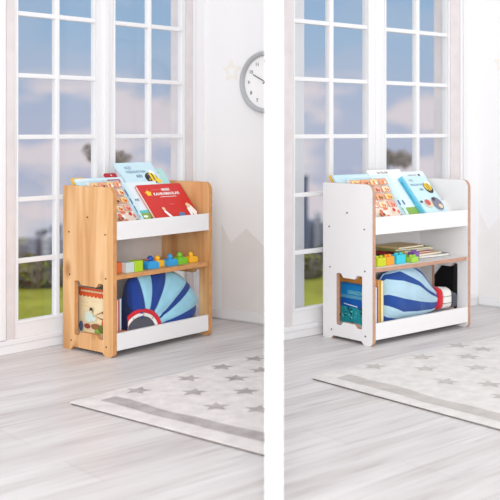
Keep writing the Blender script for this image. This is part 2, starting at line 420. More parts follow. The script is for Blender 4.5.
c_red = C('red cover', (205, 52, 48)); c_pale = C('pale blue cover', (198, 226, 236)); c_paleW = C('bluish white cover', (222, 235, 240))
c_cyan = C('bright cyan cover', (96, 196, 226)); c_dred = C('dark red cover', (178, 34, 52)); c_yel = C('yellow cover', (226, 182, 72)); c_teal = C('pale teal cover', (176, 220, 218))
c_cream = C('cream cover', (240, 224, 184)); c_blue = C('ocean blue cover', (22, 104, 168)); c_navy = C('navy ink', (84, 116, 156)); c_white = C('white ink', (246, 246, 244))
c_or = C('orange ink', (232, 142, 52)); c_org2 = C('deep orange ink', (214, 92, 50)); c_grn = C('green ink', (140, 176, 78)); c_dk = C('dark ink', (52, 52, 54)); c_pink = C('pink ink', (222, 120, 110))
c_beige = C('beige ink', (226, 204, 168)); c_brown = C('brown ink', (148, 98, 62)); c_tealk = C('teal ink', (36, 150, 160)); c_lteal = C('light teal ink', (96, 196, 196)); c_yl2 = C('bright yellow ink', (240, 206, 60))
c_grey = C('grey purple ink', (128, 126, 144)); c_oran = C('orange cover', (222, 150, 70))

def comic_art():
    a = [('rect', .0, .0, .93, .97, C('comic gutter', (240, 230, 214)))]
    cols = [C('cream panel', (238, 222, 190)), C('straw panel', (236, 208, 140)), C('blush panel', (232, 178, 156)), C('apricot panel', (232, 168, 120))]
    rnd = random.Random(3); line = C('brick outline', (214, 116, 92))
    for r in range(4):
        for k in range(4):
            u0 = .01 + k * .23; v0 = .38 + r * .145
            a.append(('rect', u0 + .006, v0 + .006, u0 + .209, v0 + .124, line))
            a.append(('rect', u0 + .018, v0 + .012, u0 + .197, v0 + .118, cols[(r * 3 + k * 2) % 4]))
            a.append(('circ', u0 + .10, v0 + .055, .006, .009, rnd.choice([c_pink, c_brown, line, c_or])))
            a.append(('circ', u0 + .15, v0 + .045, .004, .006, rnd.choice([c_dk, c_white, c_red])))
    for k in range(22):
        a.append(('circ', rnd.uniform(.03, .9), rnd.uniform(.04, .33), rnd.uniform(.006, .014), rnd.uniform(.004, .010), rnd.choice([c_red, c_org2, line, c_white, c_pink, c_brown, c_pink])))
    a.append(('rect', .93, 0, 1, 1, c_pale)); a.append(('rect', 0, .96, 1, 1, c_pale))
    return a
def bee_art(title=True):
    a = []
    if title:
        a += [('text', 'KIZI', .27, .86, .020, c_navy), ('text', 'VIZILDAYAN', .42, .755, .019, c_navy), ('text', 'ARI', .45, .64, .022, c_navy)]
    a += [('circ', .76, .58, .034, .030, c_dk), ('circ', .84, .70, .014, .020, c_white), ('circ', .78, .60, .026, .023, c_yl2), ('rect', .70, .50, .735, .70, c_dk), ('rect', .80, .52, .83, .70, c_dk),
          ('circ', .90, .50, .014, .014, c_yl2), ('circ', .66, .62, .008, .014, c_dk)]
    return a
LEAN = -45
# ---- left room, front row
Mc = SL @ T((.004, .028, .460)) @ RX(-39)
book(Mc, .167, .244, .010, c_pale, 'comic picture book with orange panels leaning at the left of the wooden bookcase', comic_art())
Mb = SL @ T((.176, .0290, .460)) @ RX(-42)
book(Mb, .205, .240, .010, c_paleW, 'pale blue picture book with green meadow foot, leaning behind the red book', [
    ('rect', 0, 0, 1, .34, c_grn), ('poly', [(0, .0), (1, 0), (1, .14), (.6, .22), (.25, .12), (0, .2)], c_yl2), ('rect', 0, .34, 1, .40, c_lteal), ('circ', .2, .27, .012, .006, c_white), ('circ', .33, .22, .01, .005, c_dk),
    ('text', 'ARI', .22, .62, .016, c_navy), ('rect', 0, 0, .10, 1, c_pale), ('rect', .03, .25, .07, .85, c_navy), ('rect', .035, .30, .065, .36, c_pale), ('rect', .035, .5, .065, .54, c_pale), ('rect', .035, .66, .065, .7, c_pale)])
Mr = SL @ T((.246, .0108, .462)) @ RX(-42)
book(Mr, .246, .222, .013, c_red, 'red picture book with white lettering leaning at the right of the wooden bookcase', [
    ('poly', star_pts(.16, .80, .085, .62), c_or), ('circ', .16, .80, .012, .012, c_yl2),
    ('rect', .25, .865, .62, .875, c_pink), ('text', 'MINIK', .58, .86, .018, c_white), ('text', 'KAHRAMANLAR', .55, .765, .020, c_white), ('rect', .36, .69, .74, .70, c_white), ('text', 'resimli', .52, .52, .010, c_pink),
    ('poly', [(.25, .36), (.29, .40), (.42, .16), (.46, .05), (.41, .05), (.36, .14), (.30, .10), (.33, .2)], c_white), ('circ', .28, .42, .008, .009, c_beige),
    ('poly', [(.54, .14), (.66, .16), (.68, .30), (.58, .32), (.52, .22)], C('blue ink', (82, 128, 176))),
    ('poly', [(.80, .40), (.92, .46), (.98, .30), (.90, .16), (.86, .28), (.82, .06), (.77, .06), (.80, .25)], c_white), ('circ', .86, .46, .012, .012, c_beige)],
    spine_art=[('rect', .2, .02, .8, .98, C('spine cream', (236, 206, 196)))])
# ---- left room, back row
Mp = SL @ T((.006, .160, .559)) @ RX(-42)
book(Mp, .158, .134, .010, c_pale, 'pale blue book lying back above the left side panel of the wooden bookcase', [('rect', 0, .9, 1, 1, c_paleW)])
Mt = SL @ T((.232, .134, .560)) @ RX(-42)
book(Mt, .200, .208, .012, c_pale, 'tall pale blue book with yellow bee at the back of the wooden bookcase', bee_art())
Md = SL @ T((.340, .152, .559)) @ RX(-42)
book(Md, .150, .170, .010, c_teal, 'pale teal book peeking out right of the bee picture book in the wooden bookcase', [('circ', .70, .8, .010, .014, c_paleW), ('rect', .6, .86, .8, .88, c_grn)])
Me = SL @ T((.168, .158, .559)) @ RX(-42)
book(Me, .058, .156, .010, c_dred, 'dark red book half hidden left of the tall bee picture book', [('text', 'A', .5, .93, .012, c_white)])
My = SL @ T((.003, .192, .557)) @ RX(-35)
book(My, .060, .128, .010, c_yel, 'small yellow book in the back left corner of the wooden bookcase')

# ---- right room, front row
Mc = SR @ T((.005, .028, .460)) @ RX(-36)
book(Mc, .230, .235, .010, c_pale, 'comic picture book with orange panels leaning at the left of the white bookcase', comic_art())
Mb = SR @ T((.240, .0290, .460)) @ RX(-42)
book(Mb, .100, .248, .010, c_paleW, 'pale book with green foot between comic and bee books in the white bookcase', [
    ('rect', 0, 0, 1, .36, c_grn), ('poly', [(0, .0), (1, 0), (1, .2), (.5, .14), (0, .26)], c_yl2), ('rect', .05, .42, .5, .52, c_navy), ('rect', 0, 0, .12, 1, c_pale), ('rect', .03, .3, .09, .9, c_lteal)])
Mt = SR @ T((.343, .0108, .469)) @ RX(-42)
book(Mt, .158, .244, .024, c_pale, 'pale blue bee picture book with bright cyan spine, frontmost in the white bookcase', [
    ('text', 'KIZI', .30, .90, .014, c_navy), ('text', 'VIZILDAYAN', .42, .80, .0150, c_navy), ('text', 'ARI', .48, .69, .017, c_navy),
    ('circ', .80, .72, .026, .030, c_dk), ('circ', .84, .80, .014, .018, c_white), ('circ', .80, .74, .021, .022, c_yl2), ('rect', .74, .64, .77, .80, c_dk), ('rect', .82, .64, .85, .82, c_dk),
    ('circ', .40, .38, .024, .022, c_beige), ('circ', .38, .40, .016, .016, C('rose ink', (196, 92, 98))), ('circ', .74, .36, .030, .036, c_grey), ('circ', .68, .46, .010, .010, c_dk), ('circ', .80, .30, .012, .012, c_beige), ('circ', .15, .42, .008, .006, c_dk), ('rect', 0, 0, .04, 1, c_cyan)],
    spine_art=[('rect', 0, 0, 1, 1, c_cyan), ('rect', .3, .45, .7, .92, c_navy), ('rect', .35, .6, .65, .63, c_cyan), ('rect', .35, .75, .65, .78, c_cyan)])
Md = SR @ T((.400, .0450, .460)) @ RX(-42)
book(Md, .128, .225, .010, c_paleW, 'pale greenish book peeking out right of the bee picture book in the white bookcase', [('rect', .9, 0, .97, 1, c_teal)])
# ---- right room, back row
Mp = SR @ T((.006, .158, .559)) @ RX(-40)
book(Mp, .204, .137, .010, c_pale, 'pale blue book lying back above the left side panel of the white bookcase')
Mw = SR @ T((.215, .152, .559)) @ RX(-40)
book(Mw, .205, .155, .010, c_white, 'white book with dark lettering at the back of the white bookcase', [('text', 'SAYILAR', .42, .90, .019, C('grey lettering', (92, 100, 112))), ('rect', .1, .66, .9, .68, c_lteal)])
Mw = SR @ T((.423, .152, .559)) @ RX(-40)
book(Mw, .140, .140, .010, c_paleW, 'bluish white book at the back right of the white bookcase', [('rect', .2, .84, .6, .87, c_grey), ('circ', .72, .84, .008, .008, c_dk)])
My = SR @ T((.003, .190, .557)) @ RX(-33)
book(My, .050, .126, .010, c_yel, 'small yellow book in the back left corner of the white bookcase')

def cube(F, x, y, z, s, m, label, rz=0, grp=None):
    q = MB(); q.box((-s/2, -s/2, 0), (s/2, s/2, s), m); return tag(q.build('toy_block', M=F @ T((x, y, z)) @ RZ(rz), bevel=.002), label, 'toy block', grp)
# ---- books standing behind the cut-outs, covers facing the side panel
def standing(F, x, y0, y1, z1, t, cover, label, art=(), z0=.0605):
    # local x runs from back to front of the case, cover faces the side panel
    M = F @ T((x, y1, z0)) @ RZ(-90)
    return book(M, y1 - y0, z1 - z0, t, cover, label, art)
def scal():
    a = [('rect', 0, .86, 1, 1, c_org2)]
    for k in range(9): a.append(('circ', .055 + k * .111, .86, .0115, .010, c_org2))
    a += [('rect', .08, .915, .92, .955, c_beige)]
    for k in range(10): a.append(('rect', .12 + k * .08, .915, .13 + k * .08, .955, c_org2))
    return a
lb = scal() + [('rect', .08, .68, .30, .69, c_beige), ('rect', .4, .72, .6, .73, c_beige), ('rect', .1, .60, .35, .61, c_beige),
    ('poly', [(.50, .42), (.74, .55), (.80, .62), (.92, .64), (.97, .50), (.90, .38), (.70, .35)], c_brown), ('circ', .86, .68, .018, .012, c_org2), ('poly', [(.52, .42), (.70, .50), (.84, .44), (.72, .38)], c_beige),
    ('circ', .34, .38, .024, .022, C('ice ink', (206, 226, 220))), ('poly', [(.2, .3), (.5, .3), (.55, .38), (.3, .42)], C('ice ink', (206, 226, 220))), ('circ', .40, .53, .009, .011, c_dk), ('circ', .40, .49, .007, .007, c_beige),
    ('circ', .82, .28, .024, .019, c_org2), ('circ', .55, .18, .030, .012, c_brown), ('circ', .72, .15, .022, .016, C('leaf ink', (104, 116, 52))), ('circ', .92, .12, .018, .016, c_org2),
    ('circ', .12, .15, .012, .020, C('slate ink', (84, 96, 132))), ('circ', .3, .17, .018, .010, C('plum ink', (146, 66, 60))), ('circ', .58, .08, .014, .010, c_grn), ('circ', .88, .04, .02, .01, c_or)]
standing(SL, .0310, .052, .256, .236, .008, c_cream, 'cream picture book with red scalloped top seen through the pine side cut-out', lb)
standing(SL, .0425, .048, .235, .205, .012, c_red, 'red book standing behind the cream picture book in the wooden bookcase')
standing(SL, .0560, .048, .225, .207, .012, C('mid blue cover', (86, 148, 186)), 'blue book standing beside the balloon cushion in the wooden bookcase')
cube(SL, .060, .032, .0608, .026, mat('brown orange toy wood', (206, 124, 62), .4), 'brown orange wooden block in the lower left front corner of the wooden bookcase')
ob = [('rect', 0, .62, 1, .70, C('sea haze', (92, 160, 190))), ('rect', 0, .70, 1, .96, C('sea top', (24, 128, 196))), ('rect', 0, .0, 1, .40, c_tealk), ('rect', .0, .4, 1, .62, C('sea blue', (16, 92, 176))),
      ('text', 'DENIZDEKI', .47, .77, .020, C('title teal', (130, 206, 200))), ('text', 'HAYAT', .76, .67, .015, c_white), ('rect', .62, .60, .98, .612, c_white), ('poly', [(.1, .46), (.5, .42), (.5, .44), (.1, .48)], c_white),
      ('poly', [(.55, .36), (.75, .44), (1, .46), (1, .3), (.7, .32)], C('coral ink', (150, 96, 90))), ('poly', [(.5, .40), (.8, .42), (.9, .36), (.6, .34)], c_dk)]
rnd = random.Random(5)
for k in range(46): ob.append(('circ', rnd.uniform(.03, .97), rnd.uniform(.02, .38), rnd.uniform(.002, .007), rnd.uniform(.002, .006), rnd.choice([c_lteal, c_lteal, C('deep teal ink', (10, 72, 92)), c_tealk, c_dk])))
standing(SR, .0480, .046, .240, .222, .014, c_blue, 'ocean blue picture book with teal reef seen through the white side cut-out', ob)
standing(SR, .0640, .044, .264, .250, .008, c_oran, 'larger orange and yellow book standing behind the ocean blue book', [('rect', .1, 0, 1, .1, c_yl2)])
standing(SR, .0740, .038, .22, .246, .014, C('gold cover', (214, 190, 84)), 'gold spined book standing against the balloon cushion in the white bookcase')

# ---- flat pile on the middle shelf of the white bookcase
pile = [(.245, .100, .295, .160, .012, C('grey book', (120, 128, 136)), 'grey bottom book of the flat pile on the white middle shelf', -4),
        (.270, .080, .235, .175, .008, c_beige, 'beige picture book second from the bottom of the pile, white bookcase', 3),
        (.215, .115, .240, .140, .007, C('crimson cover', (176, 42, 56)), 'crimson book third from the bottom of the flat pile', -3),
        (.275, .105, .210, .150, .009, C('khaki cover', (196, 170, 112)), 'khaki book third from the top of the flat pile in the white bookcase', 5),
        (.235, .120, .215, .130, .007, C('olive cover', (148, 150, 92)), 'olive book second from the top of the flat pile', -5),
        (.250, .115, .170, .135, .008, C('tan cover', (206, 178, 128)), 'tan book on top of the flat pile on the white middle shelf', 2)]
z = .3065
for x, y, w_, d_, t_, cv, lab, rz in pile:
    M = SR @ T((x, y - .012, z + t_)) @ RZ(rz) @ RX(-90)
    book(M, w_, d_, t_, cv, lab, group='flat pile of thin books'); z += t_ + .0005

# ================================================================== SMALL TOYS
t_or = mat('orange toy wood', (226, 112, 62), .4); t_gy = mat('pale grey toy wood', (196, 208, 208), .4); t_gr = mat('lime toy wood', (170, 206, 40), .4)
t_bl = mat('blue toy wood', (52, 160, 222), .35, .4); t_db = mat('dark blue toy wood', (38, 86, 172), .35); t_ye = mat('yellow toy wood', (248, 190, 44), .35, .4); t_g2 = mat('green toy wood', (122, 200, 52), .35, .4); t_pu = mat('purple toy wood', (128, 92, 164), .4); t_cy = mat('cyan toy wood', (64, 198, 220), .35)
cube(SL, .042, .055, .3065, .040, t_or, 'orange wooden cube at the left end of the pine shelf', 0)
cube(SL, .078, .030, .3065, .040, t_gy, 'pale grey wooden cube between orange and lime cubes', 0)
cube(SL, .121, .030, .3065, .042, t_gr, 'lime green wooden cube on the pine shelf', 0)
def peg_toy(F, x, y, m, head, label, s=1.0, rz=0, hx=-.006):
    """rounded loaf shaped base with a ball head and small beak"""
    root = thing('toy_animal', F @ T((x, y, .3065)) @ RZ(rz), label, 'toy')
    q = MB(); pts = rounded([(-.026*s, 0, .004), (.026*s, 0, .004), (.026*s, .020*s, .010), (.012*s, .026*s, .006), (-.020*s, .028*s, .008), (-.027*s, .018*s, .006)], 5)
    q.prism([pts], -.013*s, .013*s, m, axes=(0, 2, 1)); q.build('body', root, bevel=.003, smooth=False)
    q = MB(); q.ball((hx, 0, .034*s), .0115*s, head, 16, 12); q.build('head', root, smooth=True)
    q = MB(); q.box((hx - .017*s, -.003, .031*s), (hx - .009*s, .003, .035*s), t_or); q.build('beak', root, bevel=.001)
    return root
g_toys = None
peg_toy(SL, .215, .040, t_bl, t_db, 'leftmost of the two blue wooden toy animals on the pine shelf', 1.12)
peg_toy(SL, .272, .060, t_ye, t_ye, 'yellow wooden toy animal between the two blue ones', 1.0)
peg_toy(SL, .322, .040, t_bl, t_bl, 'blue wooden toy animal left of the green one on the pine shelf', 1.05)
peg_toy(SL, .387, .050, t_g2, t_g2, 'green wooden toy animal on the pine shelf', 1.05)
peg_toy(SL, .453, .050, t_ye, t_ye, 'rightmost yellow wooden toy animal on the pine shelf', .95)
def lego(F, x, y, w, h, m, label, knob=True):
    root = thing('toy_brick', F @ T((x, y, .3065)), label, 'toy brick')
    q = MB(); q.box((-w/2, -.018, 0), (w/2, .018, h), m); q.build('body', root, bevel=.002)
    if knob:
        for k in (-1, 1):
            s = MB(); s.lathe([(.0075, h), (.0075, h + .007), (.006, h + .008)], m, 16, M=T((k * w * .25, 0, 0))); s.build('stud', root, smooth=False)
lego(SR, .062, .040, .050, .034, mat('chartreuse toy plastic', (196, 206, 44), .35), 'chartreuse toy brick at the left end of the white middle shelf')
lego(SR, .118, .045, .045, .034, mat('amber toy plastic', (240, 160, 50), .35), 'amber toy brick beside the chartreuse one')
lego(SR, .182, .045, .055, .036, t_cy, 'cyan toy brick in the middle of the white shelf')
lego(SR, .228, .078, .050, .030, t_g2, 'green toy brick right behind the cyan one')
lego(SR, .258, .035, .040, .022, mat('lime toy plastic', (164, 208, 80), .35), 'low lime toy brick in front of the purple one')
lego(SR, .296, .060, .032, .036, t_pu, 'purple toy brick left of the flat book pile')

# ================================================================== BALLOON CUSHIONS
fab = lambda n, c: mat(n, c, .8, .1, bump=.25, bscale=45, vary=.05, vscale=14, sheen=.2)
f_lb = fab('light blue fabric', (152, 206, 226)); f_db = fab('dark blue fabric', (38, 66, 142)); f_rd = fab('red fabric', (206, 44, 56)); f_wh = fab('white fabric', (238, 236, 232)); f_gy = fab('charcoal fabric', (84, 84, 94))
f_lb2 = fab('pale blue fabric', (176, 208, 224)); f_db2 = fab('royal blue fabric', (42, 78, 150)); f_bk = fab('black fabric', (34, 34, 38)); f_nv = fab('navy back fabric', (40, 52, 96))
def interp(x, xs, ys):
    if x <= xs[0]: return ys[0]
    for i in range(len(xs) - 1):
        if x <= xs[i+1]:
            t = (x - xs[i]) / (xs[i+1] - xs[i]); return ys[i] + (ys[i+1] - ys[i]) * t
    return ys[-1]
def solid_sheet(q, grid, closed_u, mfun, mid_y, backm):
    """grid[j][i] = (x, z, th): front at mid_y-th, back at mid_y+th"""
    nj = len(grid); ni = len(grid[0])
    for side in (-1, 1):
        vs = [(p[0], mid_y + side * p[2], p[1]) for row in grid for p in row]
        for j in range(nj - 1):
            for i in range(ni if closed_u else ni - 1):
                k = (i + 1) % ni; f = (j*ni+i, j*ni+k, (j+1)*ni+k, (j+1)*ni+i)
                if side == 1: f = f[::-1]
                q.setdefault(mfun(j, i) if side == -1 else backm, []).append((side, f))
    return
def sheet_object(name, parent, grid, closed_u, mfun, mid_y, backm):
    nj = len(grid); ni = len(grid[0]); n = nj * ni
    vs = [(p[0], mid_y - p[2], p[1]) for row in grid for p in row] + [(p[0], mid_y + p[2], p[1]) for row in grid for p in row]
    q = MB(); q.v = vs
    for side in (0, 1):
        for j in range(nj - 1):
            for i in range(ni if closed_u else ni - 1):
                k = (i + 1) % ni; f = (j*ni+i, j*ni+k, (j+1)*ni+k, (j+1)*ni+i)
                f = tuple(x + side * n for x in (f[::-1] if side else f))
                q.f.append(f); q.mi.append(q.m(backm if side else mfun(j, i)))
    return q.build(name, parent, smooth=True, merge=True)
# left: fan shaped balloon, basket at the lower left
def cushion_left():
    root = thing('balloon_cushion', SL @ T((.186, .067, .0605)), 'blue striped hot air balloon cushion with grey basket at lower left, in the wooden bookcase', 'cushion')
    zc = .0115
    th = [-180, -150, -90, -30, -10, 3, 13, 22, 30, 43, 50, 60, 81, 98, 111, 124, 140, 155, 180]
    R = [.085, .03, .0115, .05, .22, .300, .322, .312, .300, .280, .268, .247, .224, .220, .205, .155, .118, .10, .085]
    cuts = [-180, -12, 10, 26, 33, 59, 80, 99, 131, 180]; kinds = [f_db, f_db, f_lb, f_db, f_lb, f_db, f_lb, f_db, f_nv]
    angs = []
    for a, b_ in zip(cuts, cuts[1:]):
        n = max(2, int((b_ - a) / 2.5)); angs += [a + (b_ - a) * k / n for k in range(n)]
    def kind(a):
        for c0, c1, k in zip(cuts, cuts[1:], kinds):
            if c0 <= a < c1: return k
    NR = 34; grid = []
    for j in range(NR + 1):
        s = j / NR; row = []
        for a in angs:
            w_ = 2.2 * math.sin(s * PI) * math.sin(math.radians(a * 3)) * 0
            ra = math.radians(a + w_); Ra = interp(a, th, R); r = Ra * s
            x = r * math.cos(ra); z_ = zc + r * math.sin(ra)
            z_ = max(.002, min(.226, z_)); x = max(-.074, min(.317, x))
            # puffed profile with a seam between the gores
            T_ = .045 * math.sqrt(max(0, 1 - s ** 4)) * (min(1, .45 + s * 1.4))
            near = min(abs(a - c) * max(r, .02) for c in cuts[1:-1]) * PI / 180
            T_ -= .006 * math.exp(-(near / .006) ** 2) * (1 if s > .3 else 0)
            T_ += .0022 * math.sin(a * .35 + s * 9) * s
            row.append((x, z_, max(.0, T_) if s < 1 else 0))
        grid.append(row)
    sheet_object('envelope', root, grid, True, lambda j, i: kind(angs[i]), 0, f_nv)
    # basket with its red and white bands: puffed ellipse arcs over the neck
    cx = -.040
    def band(r0, r1, mt, name, lift, n=26):
        g = []
        for j in range(7):
            rr = r0 + (r1 - r0) * j / 6; row = []
            for i in range(n + 1):
                a = PI * (i / n) * .98 + .01
                row.append((max(-.110, cx + rr * 1.2 * math.cos(a)), max(.001, .004 + rr * math.sin(a)), lift + .006 * math.sin(PI * min(1, (j + .5) / 7)) if r0 > 0 else lift + .012 * (1 - (rr / r1) ** 2)))
            g.append(row)
        return sheet_object(name, root, g, False, lambda j, i: mt, 0, mt)
    band(.078, .095, f_rd, 'red_band', .040); band(.065, .078, f_wh, 'white_band', .041)
    bk = band(0, .065, f_gy, 'basket', .040)
    for a in (48, 84, 120):
        q = MB()
        ra = math.radians(a); M = T((cx + .0715*1.2*math.cos(ra), -.0485, .004 + .0715*math.sin(ra))) @ RY(-a)
        q.box((-.0060, 0, -.0007), (.0060, .001, .0007), f_bk, M=M); q.build('band_stitching', root)
cushion_left()
# right: balloon lying on its side, basket to the right
def cushion_right():
    root = thing('balloon_cushion', SR @ T((.30, .080, .0605)), 'striped balloon cushion lying on its side, basket at right, in the white bookcase', 'cushion')
    xs = [.075, .12, .20, .29, .34, .40, .436]
    B = [[.200, .265, .287, .284, .266, .208, .178],
         [.199, .264, .286, .279, .243, .190, .166],
         [.198, .262, .272, .226, .195, .165, .150],
         [.190, .247, .235, .207, .180, .153, .140],
         [.172, .186, .163, .142, .132, .122, .118],
         [.150, .140, .108, .100, .096, .092, .092],
         [.130, .093, .076, .070, .071, .078, .086],
         [.120, .066, .063, .063, .064, .070, .080]]
    kinds = [f_db2, f_lb2, f_db2, f_lb2, f_db2, f_lb2, f_db2]
    sub = 5; grid = []; rowsk = []
    NX = 44
    X = [.100 + (.436 - .100) * i / NX for i in range(NX + 1)]
    for k in range(7):
        for s in range(sub): rowsk.append((k, s / sub))
    rowsk.append((6, 1.0))
    for k, t_ in rowsk:
        row = []
        for x in X:
            zt, zb = interp(x, xs, B[0]), interp(x, xs, B[7])
            z_ = interp(x, xs, B[k]) * (1 - t_) + interp(x, xs, B[k+1]) * t_
            q_ = (z_ - (zt + zb) / 2) / max(1e-4, (zt - zb) / 2)
            end = min(1, max(0, (x - .100) / .07)); end = math.sqrt(max(0, 1 - (1 - end) ** 2))
            T0 = (.060 if x < .3 else .060 - (x - .3) / .136 * .030)
            T_ = T0 * end * math.sqrt(max(0, 1 - abs(q_) ** 2.6))
            if t_ == 0 and 0 < k: T_ = max(0, T_ - .004)
            T_ += .0018 * math.sin(x * 60 + q_ * 5) * end * (1 - q_ * q_)
            row.append((x - .30, max(.001, z_ - .0605), max(0, T_)))
        grid.append(row)
    sheet_object('envelope', root, grid, False, lambda j, i: kinds[min(6, rowsk[j][0])], 0, f_nv)
    def puff(x0, x1, z0, z1, th, mt, name, z0b=None, z1b=None):
        z0b = z0 if z0b is None else z0b; z1b = z1 if z1b is None else z1b
        g = []
        for j in range(13):
            v = j / 12; row = []
            for i in range(9):
                u = i / 8; a = z0 + (z0b - z0) * u; b2 = z1 + (z1b - z1) * u
                row.append((x0 + (x1 - x0) * u - .30, a + (b2 - a) * v - .0605, th * (max(0, 1 - (2*v - 1) ** 4)) ** .5 * (max(.0, 1 - (2*u - 1) ** 8)) ** .5))
            g.append(row)
        return sheet_object(name, root, g, False, lambda j, i: mt, 0, mt)
    puff(.434, .468, .078, .182, .040, f_rd, 'red_band', .080, .178)
    wb = puff(.466, .530, .080, .178, .039, f_wh, 'white_band', .079, .170)
    for zz in (.108, .137):
        q = MB(); q.box((.467 - .30, -.0398, zz - .0605), (.526 - .30, -.034, zz + .0018 - .0605), f_bk); q.build('band_stitching', root)
    puff(.528, .570, .079, .160, .036, f_gy, 'basket', .080, .146)
cushion_right()

# black bag behind the right side of the white bookcase, seen through its cut-out
q = MB(); bk = mat('black canvas', (26, 26, 28), .8, .1, bump=.2)
q.prism([rounded([(.105, 0, .01), (.240, 0, .01), (.228, .18, .01), (.124, .30, .008), (.098, .31, .008)], 4)], SRW + .012, SRW + .040, bk)
tag(q.build('bag', M=SR @ T((0, 0, .001)), bevel=.006), 'black triangular bag leaning outside the right side panel of the white bookcase', 'bag')

q = MB(); q.box((SRW + .052, .155, .0), (SRW + .092, .262, .31), white)
tag(q.build('storage_box', M=SR @ T((0, 0, .001)), bevel=.004), 'slim white box glimpsed left of the black bag through the white bookcase cut-out', 'box')

# ================================================================== RUGS
rug_c = rug_mat('cream rug pile', (224, 219, 218), .08); rug_g = rug_mat('grey rug pile', (182, 175, 176), .16)
rug_c2 = rug_mat('ivory rug pile', (224, 221, 219), .07); rug_g2 = rug_mat('light grey rug pile', (198, 193, 190), .08); rug_e = mat('rug dark underside', (84, 76, 72), .9, .1)
def clip(poly, a, b_, c):
    """keep a*x + b*y <= c"""
    out = []
    for i in range(len(poly)):
        p, r_ = poly[i-1], poly[i]; dp, dr = a*p[0] + b_*p[1] - c, a*r_[0] + b_*r_[1] - c
        if (dp < 0) != (dr < 0): t_ = dp / (dp - dr); out.append((p[0] + (r_[0]-p[0])*t_, p[1] + (r_[1]-p[1])*t_))
        if dr < 0: out.append(r_)
    return out
def rug(F, x0, y1, x1, y0, band, stars, label, mc, mg, S, lim=None):
    q = MB(); h = .008
    cut = (lambda p: p)
    if lim is not None:      # the rug is trimmed along the partition (world x < lim)
        R3 = F.to_3x3(); a_, b_, c_ = R3[0][0], R3[0][1], lim - F.translation.x
        cut = lambda p: clip(p, a_, b_, c_)
    q.prism([cut([(x0, y0), (x1, y0), (x1, y1), (x0, y1)])], .0045, h, mc, axes=(0, 1, 2))
    q.prism([cut([(x0 + .002, y0 + .002), (x1 - .002, y0 + .002), (x1 - .002, y1 - .002), (x0 + .002, y1 - .002)])], .0003, .0044, rug_e, axes=(0, 1, 2))
    def patch(pts, z):
        pts = cut(pts)
        if len(pts) < 3: return
        tr = tessellate_polygon([[Vector((p[0], p[1], 0)) for p in pts]])
        q.add([(p[0], p[1], z) for p in pts], [tuple(t) for t in tr], mg)
    L_ = []; R_ = []; n = 90; rr = random.Random(2)
    for i in range(n + 1):
        y = y1 - .06 + (y0 + .06 - y1 + .06) * i / n
        wv = .006 * math.sin(y * 11) + .004 * math.sin(y * 23 + 1)
        L_.append((band[0] + wv * .5 + rr.uniform(-.001, .001), y)); R_.append((band[1] + wv + rr.uniform(-.001, .001), y))
    patch(L_ + R_[::-1], h + .0006)
    for k, (x, y) in enumerate(stars): patch(star_pts(x, y, S, .46, rot=-.75 + (k % 3) * .12), h + .0006)
    return tag(q.build('star_rug', M=F), label, 'rug')
st = [(-.297,-.435),(-.197,-.589),(-.275,-.757),(-.079,-.451),(-.085,-.71),(.024,-.575),(-.218,-.876),(.113,-.428),(.165,-.564),(.284,-.436),(.22,-.70),(.05,-.84),(-.10,-1.0),(.4,-.56),(.33,-.83),(-.28,-1.05)]
rug(SL, -.523, -.372, .95, -1.30, (-.455, -.395), st, 'cream rug with grey stars on the floor in front of the wooden bookcase', rug_c, rug_g, .047, lim=-.024)
st = [(-.270,-.250),(-.028,-.261),(-.160,-.390),(-.246,-.555),(.105,-.372),(-.010,-.500),(.23,-.225),(.25,-.33),(-.167,-.670),(-.256,-.79),(.12,-.62),(.38,-.46),(-.02,-.78),(.25,-.75)]
rug(SR, -.545, -.215, .60, -1.25, (-.492, -.425), st, 'cream rug with pale grey stars on the floor in front of the white bookcase', rug_c2, rug_g2, .047)

# ================================================================== OUTDOORS
lawn_m = mat('lawn', (152, 156, 62), .95, .05, vary=.12, vscale=3)
q = MB(); q.add([(-9, 5.6, -.47), (9, 5.6, -.47), (9, 11.2, -.47), (-9, 9.0, -.47)], [(0, 1, 2, 3)], lawn_m)
tag(q.build('lawn'), 'yellow green lawn outside the windows of both rooms', 'lawn', kind='structure')
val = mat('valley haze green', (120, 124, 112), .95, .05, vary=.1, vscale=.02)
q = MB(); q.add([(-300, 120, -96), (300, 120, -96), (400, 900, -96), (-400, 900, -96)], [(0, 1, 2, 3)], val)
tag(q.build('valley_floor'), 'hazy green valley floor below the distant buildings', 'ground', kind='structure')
leaf_d = mat('olive hedge leaf', (122, 120, 96), .9, .05); leaf_b = mat('dark brown green leaf', (108, 104, 96), .9, .05); leaf_y = mat('yellow green leaf', (124, 130, 60), .9, .05)
twig = mat('brown twig', (142, 130, 122), .9, .05); leafbr = mat('brown autumn leaf', (150, 138, 130), .9, .05)
def leaves(q, c, r, n, mats, size):
    for _ in range(n):
        while True:
            p = Vector((random.uniform(-1, 1), random.uniform(-1, 1), random.uniform(-1, 1)))
            if p.length < 1: break
        p = Vector((c[0] + p.x*r[0], c[1] + p.y*r[1], c[2] + p.z*r[2]))
        a = Vector((random.gauss(0, 1), random.gauss(0, 1), random.gauss(0, 1))).normalized(); b_ = a.orthogonal().normalized()
        s = size * random.uniform(.6, 1.3)
        q.add([p + a*s, p + b_*s*.5, p - a*s, p - b_*s*.5], [(0, 1, 2, 3)], random.choice(mats))
for i in range(13):
    x = -4.2 + i * .55; y = 8.1 + (x + 3) * .23 + .15
    q = MB(); h = random.uniform(.10, .14)
    leaves(q, (0, 0, h * .9), (.250, .2, h), 420, [leaf_d, leaf_b, leaf_y], .045)
    q.ball((0, 0, h * .6), (.25, .15, h * 1.1), leaf_b, 14, 8, noise=.1)
    tag(q.build('shrub', M=T((x, y, -.47))), 'low olive green shrub in the row at the far edge of the lawn', 'shrub', 'shrub row beyond the lawn')
